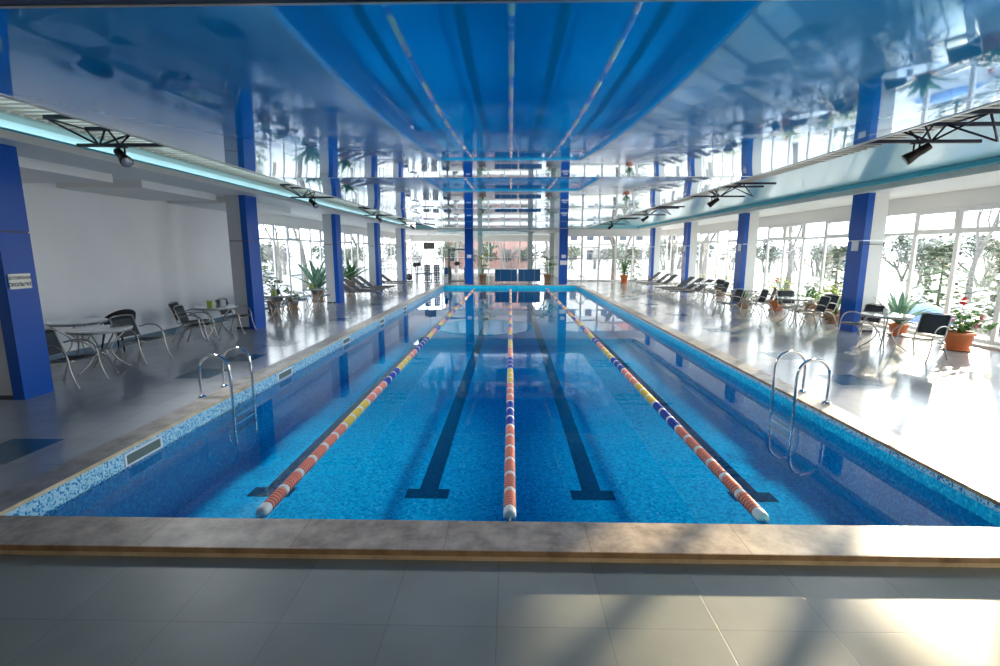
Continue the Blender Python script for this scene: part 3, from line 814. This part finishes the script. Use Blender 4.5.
def plant(x, y, kind, label, r=.2, h=.3, size=1, mat='leaf_mid', potmat='terracotta', flowers=None, seed=1, name='potted_plant', z=.001):
    rnd = random.Random(seed); t = empty(name, (x, y+YAW*x, z)); pot(t, r, h, potmat)
    m = MB()
    if kind == 'agave':
        for k in range(16): blade(m, (0, 0, h*.9), k*2.4, size*rnd.uniform(.55, .75), .055*size, R(80-k*3.4), R(rnd.uniform(-5, 35)), fold=.5)
        m.build('leaves', M[mat], t)
    elif kind == 'spike':
        for k in range(13): blade(m, (0, 0, h*.9), k*2.4, rnd.uniform(.8, 1.6), .03, R(rnd.uniform(66, 86)), R(rnd.uniform(0, 45)), fold=.4)
        m.build('leaves', M[mat], t)
    elif kind == 'palm':
        st = MB()
        for k in range(9):
            az = k*2.4; el = R(rnd.uniform(55, 82)); p = Vector((0, 0, h*.85)); L = size*rnd.uniform(.8, 1.15); pts = [p.copy()]
            for i in range(12):
                d = Vector((math.cos(az)*math.cos(el), math.sin(az)*math.cos(el), math.sin(el)))
                p = p + d*L/12; el -= R(8.5); pts.append(p.copy())
                if i > 1:
                    for sd in (-1, 1): blade(m, p, az+sd*R(62), .22*size*(1-.05*i), .014*size, el*.5+.1, R(40), 3, .1)
            st.tube(pts, .006, 5)
        st.build('stems', M['leaf_mid'], t); m.build('leaves', M[mat], t)
    elif kind == 'broad':
        st = MB()
        for k in range(20):
            az = k*2.4; Lh = rnd.uniform(.2, .8)*size; rr = rnd.uniform(.05, .32)*size
            q = Vector((math.cos(az)*rr, math.sin(az)*rr, h*.88+Lh)); st.tube([(0, 0, h*.86), (q.x*.4, q.y*.4, h*.88+Lh*.6), q], .006, 5)
            blade(m, q, az, .32*size, .07*size, R(25), R(70), 5, .2)
        st.build('stems', M['leaf_mid'], t); m.build('leaves', M[mat], t)
    else:  # bushy
        st = MB()
        for k in range(26):
            az = rnd.uniform(0, 6.28); rr = rnd.uniform(.05, .42)*size; hh = rnd.uniform(.1, .62)*size*(1-.4*rr/(.42*size))
            q = Vector((math.cos(az)*rr, math.sin(az)*rr, h*.9+hh)); mid = Vector((q.x*.35, q.y*.35, h*.9+hh*.65)); st.tube([(0, 0, h*.86), mid, q], .005, 5)
            for j in range(9):
                u = rnd.uniform(.3, 1); pp = mid.lerp(q, u)
                leaf(m, pp + Vector((rnd.uniform(-.05,.05), rnd.uniform(-.05,.05), rnd.uniform(-.05,.05)))*size, rnd.uniform(0, 6.28), rnd.uniform(-.6, .7), .095*size, .042*size)
        st.build('stems', M['leaf_mid'], t); m.build('leaves', M[mat], t)
    if flowers:
        for (fx, fy, fz, fr, fm) in flowers:
            f = MB()
            f.tube([(fx*.3, fy*.3, h*.9), (fx, fy, fz)], .004, 5)
            for q in range(16):
                a = q*2.4; zz = 1-2*(q+.5)/16; rr = math.sqrt(1-zz*zz)
                leaf(f, (fx+rr*math.cos(a)*fr*.3, fy+rr*math.sin(a)*fr*.3, fz+zz*fr*.3), a, math.asin(zz), fr, fr*.5)
            f.build('flower_head', M[fm], t)
    tag(t, label, 'plant', 'potted plants along the windows'); return t
plant(9.15, 9.85, 'bush', 'red geranium in a terracotta pot with saucer, near right window', .25, .38, 1.15, seed=3,
      flowers=[(-.02, .0, 1.0, .075, 'red'), (.30, -.1, .68, .05, 'pink'), (-.28, -.1, .66, .045, 'pink'), (.05, -.28, .55, .04, 'pink')])
plant(9.25, 11.55, 'agave', 'grey green agave in a terracotta pot beside nearest right pillar', .2, .3, 1.25, 'leaf_agave', seed=4)
plant(9.5, 14.3, 'palm', 'arching green palm left of the nearest right pillar', .22, .3, 1.1, 'leaf_mid', 'woodpot', seed=5)
plant(9.05, 13.55, 'broad', 'yellow leaved croton low behind the near right chairs', .2, .25, 1.0, 'leaf_lime', 'woodpot', seed=6)
plant(9.75, 14.9, 'broad', 'lime leaved plant by the window between palm and orange flowers', .2, .3, .9, 'leaf_lime', 'woodpot', seed=7)
plant(9.7, 15.75, 'bush', 'pale flowered bush by the window behind second chair', .2, .35, 1.1, 'leaf_mid', 'woodpot', seed=8, flowers=[(.1, 0, 1.0, .10, 'yellow_petal'), (-.15, .1, .9, .1, 'yellow_petal'), (0, -.2, .95, .1, 'yellow_petal')])
plant(9.05, 16.65, 'broad', 'lime plant with a small red flower in orange pot', .24, .34, 1.0, 'leaf_lime', seed=9, flowers=[(-.1, -.1, 1.05, .07, 'red')])
plant(9.65, 17.5, 'broad', 'lime plant in brown pot touching second right pillar', .2, .3, .9, 'leaf_lime', 'woodpot', seed=19)
plant(8.3, 17.45, 'agave', 'dark agave standing at the foot of second right pillar', .22, .3, .7, 'leaf_dark', seed=10, potmat='woodpot')
plant(8.9, 19.4, 'palm', 'thin dark palm just beyond second right pillar', .2, .3, 1.0, 'leaf_dark', 'woodpot', seed=21)
plant(9.5, 20.6, 'broad', 'lime plant behind the first loungers on the right', .22, .35, 1.0, 'leaf_lime', 'woodpot', seed=11)
plant(9.5, 22.2, 'broad', 'second lime plant behind the loungers on the right', .22, .35, .9, 'leaf_lime', 'woodpot', seed=12)
plant(9.55, 26.5, 'palm', 'yellow green palm between the third and farthest right pillars', .24, .4, 1.3, 'leaf_lime', 'woodpot', seed=13)
plant(7.2, 31.2, 'spike', 'tall upright thin plant in terracotta pot at the far right windows', .25, .5, 2.0, 'leaf_dark', seed=14)
plant(-1.72, 30.7, 'broad', 'leafy green plant in wooden pot left of the blue boards', .24, .60, 1.6, 'leaf_lime', 'woodpot', seed=15)
plant(2.30, 30.7, 'broad', 'leafy green plant in wooden pot right of the blue boards', .24, .60, 1.6, 'leaf_mid', 'woodpot', seed=16)
plant(-7.75, 16.0, 'broad', 'dark leaved plant beside the second left pillar by window', .22, .4, 1.0, 'leaf_dark', 'woodpot', seed=17)
plant(-7.6, 17.0, 'bush', 'bushy green plant on the floor behind left table chairs', .22, .3, 1.0, 'leaf_mid', 'woodpot', seed=18)
plant(-7.75, 19.7, 'agave', 'large spiky agave just beyond the third left pillar', .26, .5, 2.0, 'leaf_agave', 'woodpot', seed=20)
plant(-7.9, 22.2, 'agave', 'second spiky agave behind the left loungers', .26, .6, 1.8, 'leaf_agave', 'woodpot', seed=22)
plant(-7.9, 24.3, 'agave', 'third spiky dark agave near the fourth left pillar', .26, .6, 1.7, 'leaf_dark', 'woodpot', seed=23)
plant(-7.8, 28.5, 'palm', 'palm between the fourth and farthest left pillars', .26, .5, 1.3, 'leaf_lime', 'woodpot', seed=24)

# ------------------------------------------------------------------ far end furniture
for x0, lb in ((-.98, 'left of the two blue boards standing at the far pool end'), (.50, 'right of the two blue boards standing at the far pool end')):
    t = empty('standing_board', (x0, 31.3, 0))
    MB().box(0, 1.38, -.012, .012, .10, .84).build('panel', M['gym_blue'], t)
    fr = MB()
    for x in (.0, .35, 1.02, 1.38): fr.box(x-.012, x+.012, -.025, -.013, 0, .86)
    fr.box(0, 1.38, -.03, -.013, .84, .86); fr.build('frame', M['chair_metal'], t)
    for x in (.2, 1.18): MB().box(x-.02, x+.02, -.25, .25, 0, .03).box(x-.02, x+.02, -.015, .015, .03, .10).build('foot', M['chair_metal'], t)
    tag(t, lb, 'board', 'blue boards at the pool end')
def dumbbell_stand(x, y, lab):
    t = empty('dumbbell_stand', (x, y, 0))
    MB().box(-.22, .22, -.18, .18, 0, .05).box(-.04, .04, -.04, .04, .05, 1.15).build('post', M['gym_grey'], t)
    for k in range(7):
        z = .16+.15*k
        for s in (-1, 1):
            m = MB(); m.tube([(s*.12, -.12, z), (s*.12, .12, z)], .014, 8)
            for yy in (-.12, .06): m.lathe([(.06, 0), (.072, .01), (.072, .05), (.06, .06)], (s*.12, yy, z), 'y', 12)
            m.build('dumbbell', M['gym_grey'], t)
    tag(t, lab, 'dumbbell stand', 'grey dumbbell towers')
dumbbell_stand(-5.35, 31.6, 'grey dumbbell tower stand, left one of the pair')
dumbbell_stand(-4.78, 31.8, 'grey dumbbell tower stand, right one of the pair')
# cable machine
t = empty('cable_machine', (-3.55, 33.0, 0)); m = MB()
for x in (-.55, .55): m.box(x-.05, x+.05, -.05, .05, 0, 2.1)
m.box(-.6, .6, -.05, .05, 2.05, 2.15).box(-.6, .6, -.35, .35, 0, .05); m.build('frame', M['gym_grey'], t)
MB().tube([(-.5, -.05, 2.05), (0, -.2, 1.25), (.5, -.05, 2.05)], .012, 6).tube([(-.5, -.05, .1), (-.15, -.2, 1.2)], .008, 5).tube([(.5, -.05, .1), (.15, -.2, 1.2)], .008, 5).build('cable', M['gym_grey'], t)
MB().box(-.16, .16, -.28, -.14, 1.05, 1.3).tube([(-.3, -.2, 1.18), (.3, -.2, 1.18)], .02, 8).build('pulldown_bar', M['joint'], t)
for x in (-.55, .55): MB().box(x-.12, x+.12, .06, .2, .1, .9).build('weight_stack', M['gym_grey'], t)
tag(t, 'grey cable training machine left of the blue end pillar', 'exercise machine')
# bench press
t = empty('weight_bench', (-6.0, 34.2, 0))
MB().box(-.6, .6, -.14, .14, .40, .47).build('pad', M['gym_blue'], t)
m = MB()
for x in (-.5, .5): m.box(x-.03, x+.03, -.25, .25, 0, .05).box(x-.03, x+.03, -.03, .03, .05, .4)
for y in (-.3, .3): m.box(-.55, -.5, y-.03, y+.03, 0, 1.05)
m.build('frame', M['gym_grey'], t)
m = MB().tube([(-.52, -.8, 1.07), (-.52, .8, 1.07)], .014, 8)
for y in (-.7, .6): m.lathe([(.14, 0), (.16, .02), (.16, .08), (.14, .1)], (-.52, y, 1.07), 'y', 16)
m.build('barbell', M['joint'], t); tag(t, 'weight bench with barbell beside the farthest left pillar', 'weight bench')
t = empty('exercise_bike', (-6.75, 32.2, 0))
MB().tube([(-.35, 0, .03), (.35, 0, .03)], .03, 8).tube([(-.25, 0, .03), (-.1, 0, .75)], .025, 8).tube([(.25, 0, .03), (.3, 0, 1.05), (.2, 0, 1.2)], .025, 8).tube([(-.1, 0, .5), (.27, 0, .5)], .025, 8).build('frame', M['gym_grey'], t)
MB().box(-.22, .02, -.09, .09, .78, .83).build('saddle', M['rubber'], t); MB().lathe([(.2, -.03), (.2, .03)], (.1, 0, .3), 'y', 20).build('flywheel', M['joint'], t)
MB().tube([(.2, -.2, 1.2), (.2, .2, 1.2)], .015, 8).build('handlebar', M['rubber'], t); tag(t, 'upright exercise bike beyond the farthest left pillar', 'exercise bike')
t = empty('television', (-6.25, 38, 2.40)); MB().box(-.44, .44, -.04, .04, -.26, .26).build('screen', M['screen'], t)
MB().box(-.03, .03, -.02, .02, .26, .97).build('ceiling_mount', M['white'], t); tag(t, 'dark grey television hanging from the gym ceiling', 'television')
# lifebuoy stand like blue green object
t = empty('water_cooler', (-4.1, 31.2, 0)); MB().box(-.13, .13, -.13, .13, 0, .55).build('cabinet', M['white'], t)
MB().lathe([(.11, .55), (.12, .6), (.12, .9), (.05, .98), (.04, 1.0)], n=16).build('bottle', M['gym_blue'], t); MB().box(-.05, .05, -.16, -.13, .42, .5).build('tap', M['leaf_mid'], t)
tag(t, 'white water cooler with blue bottle near the dumbbell stands', 'water cooler')

o = MB().tube([(XL+.02, 32.95, 1.53), (XR-.02, 32.95, 1.53)], .014, 6).build('hand_rail', M['joint']); tag(o, 'thin dark rail stretched level across the far windows', 'rail')
# ------------------------------------------------------------------ outdoors
struct(MB().box(-160, -8.8, -60, 220, -.6, -.35).box(10.7, 160, -60, 220, -.6, -.35).box(-8.8, 10.7, 44.4, 220, -.6, -.35).box(3.85, 10.7, 33.4, 44.4, -.6, -.35).build('ground', M['snow']))
def tree(seed, h):
    rnd = random.Random(seed); m = MB()
    def br(p, d, L, r, depth):
        q = p + d*L*.5 + Vector((rnd.uniform(-.06,.06), rnd.uniform(-.06,.06), 0))*L; e = q + (d+Vector((rnd.uniform(-.15,.15), rnd.uniform(-.15,.15), .05))).normalized()*L*.5
        m.tube([p, q, e], [r, r*.8, r*.6], 6 if depth < 2 else 4, caps=False)
        if depth >= 4: return
        for k in range(rnd.choice((2, 3, 3))):
            a = rnd.uniform(0, 6.28); sp = rnd.uniform(.35, .75)
            u = d.orthogonal().normalized(); w = d.cross(u)
            nd = (d + (u*math.cos(a) + w*math.sin(a))*sp + Vector((0,0,.12))).normalized()
            br(e if k else q.lerp(e, .6), nd, L*rnd.uniform(.6, .8), r*.58, depth+1)
    br(Vector((0,0,0)), Vector((0,0,1)), h*.33, h*.02, 0)
    return m.mesh('bare_tree', M['bark'])
tm = [tree(s, 9) for s in (11, 12, 13)]
spots = [(22, 24, 'behind the geranium'), (24, 33, 'beyond the nearest right pillar'), (15, 27, 'seen between first and second right pillars'), (19, 34, 'seen over the second table'),
 (14, 36, 'seen over the right loungers'), (16.5, 43, 'seen beyond the right loungers'), (13, 40, 'right of the far right corner'), (8.5, 41, 'behind the tall potted plant'), (4.9, 46, 'just outside the far right windows'),
 (10.5, 46, 'deeper outside the far right windows'), (-13.5, 22, 'outside left window near third pillar'), (-16, 27, 'outside left window near the agaves'), (-13, 31, 'outside the left window by loungers'), (-17, 36, 'farther outside the left windows'),
 (-12.5, 40, 'outside the gym on its left'), (-6, 54, 'outside gym windows on the left'), (-1, 58, 'outside gym windows before the brick house'), (4, 56, 'outside gym windows on the right'), (-12.3, 18.3, 'outside the first left window')]
for i, (x, y, lb) in enumerate(spots):
    o = bpy.data.objects.new('bare_tree', tm[i % 3]); COL.objects.link(o); o.location = (x, y, -.36); o.rotation_euler.z = i*1.3; k = .8+.35*((i*37) % 10)/10; o.scale = (k, k, k)
    tag(o, 'bare winter tree %s' % lb, 'tree', 'bare trees outside')
def shrub_mesh(seed):
    rnd = random.Random(seed); m = MB()
    for k in range(420):
        a = rnd.uniform(0, 6.28); zz = rnd.uniform(0, 1); rr = (1-zz)**.6*rnd.uniform(.3, 1)*1.1
        leaf(m, (math.cos(a)*rr, math.sin(a)*rr, zz*2.6), a+rnd.uniform(-.8,.8), rnd.uniform(-.5,.5), .34, .10)
    m.tube([(0,0,-.1), (0,0,2.5)], [.06, .02], 6)
    return m.mesh('evergreen_shrub', M['conifer'])
sm = shrub_mesh(3)
for i, (x, y, lb) in enumerate([(14.3, 14.3, 'outside at the right edge of the view'), (17, 19.8, 'outside above the blue cover'), (15, 23, 'outside between the first two right pillars'), (-12.5, 24, 'outside left windows behind agaves'), (-12, 34, 'outside left windows beside the gym'), (9.0, 37, 'outside the far right windows')]):
    o = bpy.data.objects.new('evergreen_shrub', sm); COL.objects.link(o); o.location = (x, y, -.36); o.rotation_euler.z = i; tag(o, 'dull green shrub %s' % lb, 'shrub', 'shrubs outside')
def thicket(seed, leaves):
    rnd = random.Random(seed); m = MB()
    def br(p, d, L, rad, depth):
        e = p + (d+Vector((rnd.uniform(-.2,.2), rnd.uniform(-.2,.2), 0))).normalized()*L
        m.tube([p, e], [rad, rad*.65], 4 if depth else 6, caps=False)
        if depth >= 4:
            if leaves:
                for _ in range(3): leaf(m, e, rnd.uniform(0, 6.28), rnd.uniform(-1, 1), .30, .10)
            return
        for k in range(3):
            a = rnd.uniform(0, 6.28); u = d.orthogonal().normalized(); w = d.cross(u); sp = rnd.uniform(.4, .95)
            br(p.lerp(e, rnd.uniform(.45, 1)), (d + (u*math.cos(a)+w*math.sin(a))*sp).normalized(), L*rnd.uniform(.6, .82), rad*.62, depth+1)
    for q in range(3): br(Vector((rnd.uniform(-.5,.5), rnd.uniform(-.5,.5), 0)), Vector((rnd.uniform(-.3,.3), rnd.uniform(-.3,.3), 1)).normalized(), 1.5, .085, 0)
    return m.mesh('thicket_tree', M['frost_leaf' if leaves else 'frost_bark'])
M['frost_leaf'] = plain('frosty olive foliage', (.20,.23,.18), .9, var=.5, vscale=1.5)
M['frost_bark'] = plain('frosty grey twigs', (.26,.25,.25), .9, var=.3, vscale=3)
th = [thicket(31, 0), thicket(32, 1), thicket(33, 0), thicket(34, 1)]
rnd = random.Random(5); n_ = 0
belts = [('far outside the right windows', [(27+rnd.uniform(0, 7), 2+i*2.5) for i in range(24)]), ('far outside the left windows', [(-21-rnd.uniform(0, 7), 18+i*2.6) for i in range(21)]), ('far outside the end windows', [(-20+i*2.8, 62+rnd.uniform(0, 5)) for i in range(20)])]
for lb, pts in belts:
    for (x, y) in pts:
        o = bpy.data.objects.new('thicket_tree', th[n_ % 4]); n_ += 1; COL.objects.link(o); o.location = (x, y, -.36); o.rotation_euler.z = n_*1.7
        k = rnd.uniform(.85, 1.15); o.scale = (k*1.1, k*1.1, k)
        tag(o, 'pale frosty thicket tree %s' % lb, 'tree', 'thicket trees %s' % lb)
def house(x, y, w, d, h, mat, label, axis='x', roof=True):
    t = empty('house', (x, y, -.35)); MB().box(-w/2, w/2, -d/2, d/2, 0, h).build('wall', M[mat], t)
    if roof:
        m = MB(); m.add([(-w/2-.4, -d/2-.4, h), (w/2+.4, -d/2-.4, h), (w/2+.4, d/2+.4, h), (-w/2-.4, d/2+.4, h), (-w/2-.4, 0, h+d*.3), (w/2+.4, 0, h+d*.3)], [(0,1,5,4), (2,3,4,5), (0,4,3), (1,2,5), (0,3,2,1)])
        m.build('roof', M['roof_tile'], t)
    nfl = int(h//3); ncol = int(w//2.4)
    for fl in range(nfl):
        for c in range(ncol):
            xx = -w/2 + (c+.5)*w/ncol; m = MB(); m.box(xx-.5, xx+.5, -d/2-.04, -d/2+.02, 1+fl*3, 2.5+fl*3); m.build('window', M['win_dark'], t)
    ncol = int(d//2.6)
    for fl in range(nfl):
        for c in range(ncol):
            yy = -d/2 + (c+.5)*d/ncol
            for xx in (-w/2-.02, w/2+.02): MB().box(xx-.03, xx+.03, yy-.5, yy+.5, 1+fl*3, 2.5+fl*3).build('window', M['win_dark'], t)
    tag(t, label, 'building')
house(-3, 72, 12, 9, 6, 'brick', 'pinkish brick house beyond the gym windows')
house(16, 82, 20, 10, 9, 'render_white', 'pale large building beyond the far right windows')
house(-42, 40, 12, 24, 8, 'render_white', 'pale building outside beyond the left windows')
# white picket fence and blue cover outside on the right
t = empty('picket_fence', (15.8, 12.4, -.35)); m = MB()
for k in range(34): m.box(-.015, .015, k*.14, k*.14+.07, 0, 1.15)
m.build('pickets', M['white'], t); MB().box(.016, .04, 0, 4.7, .3, .36).box(.016, .04, 0, 4.7, .9, .96).build('rail', M['white'], t)
tag(t, 'white picket fence outside the rightmost window', 'fence')
m = MB(); vs = []; fs = []; nu, nv = 12, 8
for j in range(nv+1):
    for k in range(nu+1):
        u, v = k/nu, j/nv; e = math.sin(math.pi*u)**.4*math.sin(math.pi*v)**.4
        vs.append((v*1.4, u*2.6, .95*e + .05*math.sin(9*u+5*v)*e))
for j in range(nv):
    for k in range(nu): a = j*(nu+1)+k; fs.append((a, a+nu+1, a+nu+2, a+1))
m.add(vs, fs, 0, True); o = m.build('tarpaulin_cover', M['tarp']); o.location = (13.6, 15.9, -.36); o.scale = (.7, .7, .6); tag(o, 'blue tarpaulin heap outside behind nearest right table', 'tarpaulin')

# ------------------------------------------------------------------ light
w = bpy.data.worlds.new('World'); sc.world = w; w.use_nodes = True
bg = w.node_tree.nodes['Background']; bg.inputs['Color'].default_value = (.93, .965, 1, 1); bg.inputs['Strength'].default_value = 4.3
sun = bpy.data.lights.new('Sun', 'SUN'); sun.energy = 12; sun.angle = R(.9); sun.color = (1, .79, .54)
so = bpy.data.objects.new('Sun', sun); COL.objects.link(so)
el, az = R(11.5), R(47)
dirv = Vector((-math.cos(el)*math.sin(R(90)-az+0), -math.cos(el)*math.cos(R(90)-az), -math.sin(el)))
dirv = Vector((-math.cos(el)*math.cos(az), -math.cos(el)*math.sin(az), -math.sin(el)))
so.rotation_euler = dirv.to_track_quat('-Z', 'Y').to_euler()
# the eight spotlights are switched on and wash the pool
l = bpy.data.lights.new('CoveTube', 'AREA'); l.shape = 'RECTANGLE'; l.size = 29; l.size_y = .05; l.energy = 95; l.color = (.93, .97, 1)  # added area light to brighten the left cove; no lamp modelled there
o = bpy.data.objects.new('CoveTube', l); COL.objects.link(o); o.location = (-6.26, 16.8, 3.475); o.rotation_euler = Vector((-.6, 0, .8)).to_track_quat('-Z', 'Y').to_euler()
for y in TY:
    for x in (-4.9, 5.2):
        l = bpy.data.lights.new('Spot', 'SPOT'); l.energy = 470; l.spot_size = R(125); l.spot_blend = 1; l.shadow_soft_size = .35; l.color = (.93, .97, 1)
        o = bpy.data.objects.new('Spot', l); COL.objects.link(o); o.location = (x*.96, y, 3.0)
        o.rotation_euler = (Vector((0 if x < 0 else .3, y+.8, -1)) - o.location).to_track_quat('-Z', 'Y').to_euler()
def portal(loc, rot, sx, sy):
    l = bpy.data.lights.new('Portal', 'AREA'); l.shape = 'RECTANGLE'; l.size = sx; l.size_y = sy; l.cycles.is_portal = True
    o = bpy.data.objects.new('Portal', l); COL.objects.link(o); o.location = loc
    o.rotation_euler = Vector(rot).to_track_quat('-Z', 'Y').to_euler()
portal((XR+.22, (YB+YF)/2, 1.5), (-1, 0, 0), YF-YB, 3.0)
portal((XL-.22, 30.2, 1.5), (1, 0, 0), 27.6, 3.0)
portal((7.0, YF+.25, 1.5), (0, -1, 0), 6.7, 3.0)
portal((-2.5, YG+.25, 1.45), (0, -1, 0), 12, 2.9)

# ------------------------------------------------------------------ camera and view
cam = bpy.data.cameras.new('Camera'); cam.sensor_width = 36; cam.lens = 36*.490; cam.clip_end = 500; cam.clip_start = .05
co = bpy.data.objects.new('Camera', cam); COL.objects.link(co); co.location = (0, 0, 2.0)
co.rotation_euler = (R(90) - math.atan(82/490), 0, math.atan(10.5/490))
sc.camera = co
sc.view_settings.view_transform = 'Standard'; sc.view_settings.look = 'None'; sc.view_settings.gamma = 1
sc.view_settings.exposure = .3
sc.view_settings.use_curve_mapping = False
sc.cycles.max_bounces = 10; sc.cycles.diffuse_bounces = 5; sc.cycles.glossy_bounces = 6; sc.cycles.transparent_max_bounces = 16; sc.cycles.transmission_bounces = 4
sc.cycles.sample_clamp_indirect = 8
sc.cycles.use_denoising = True
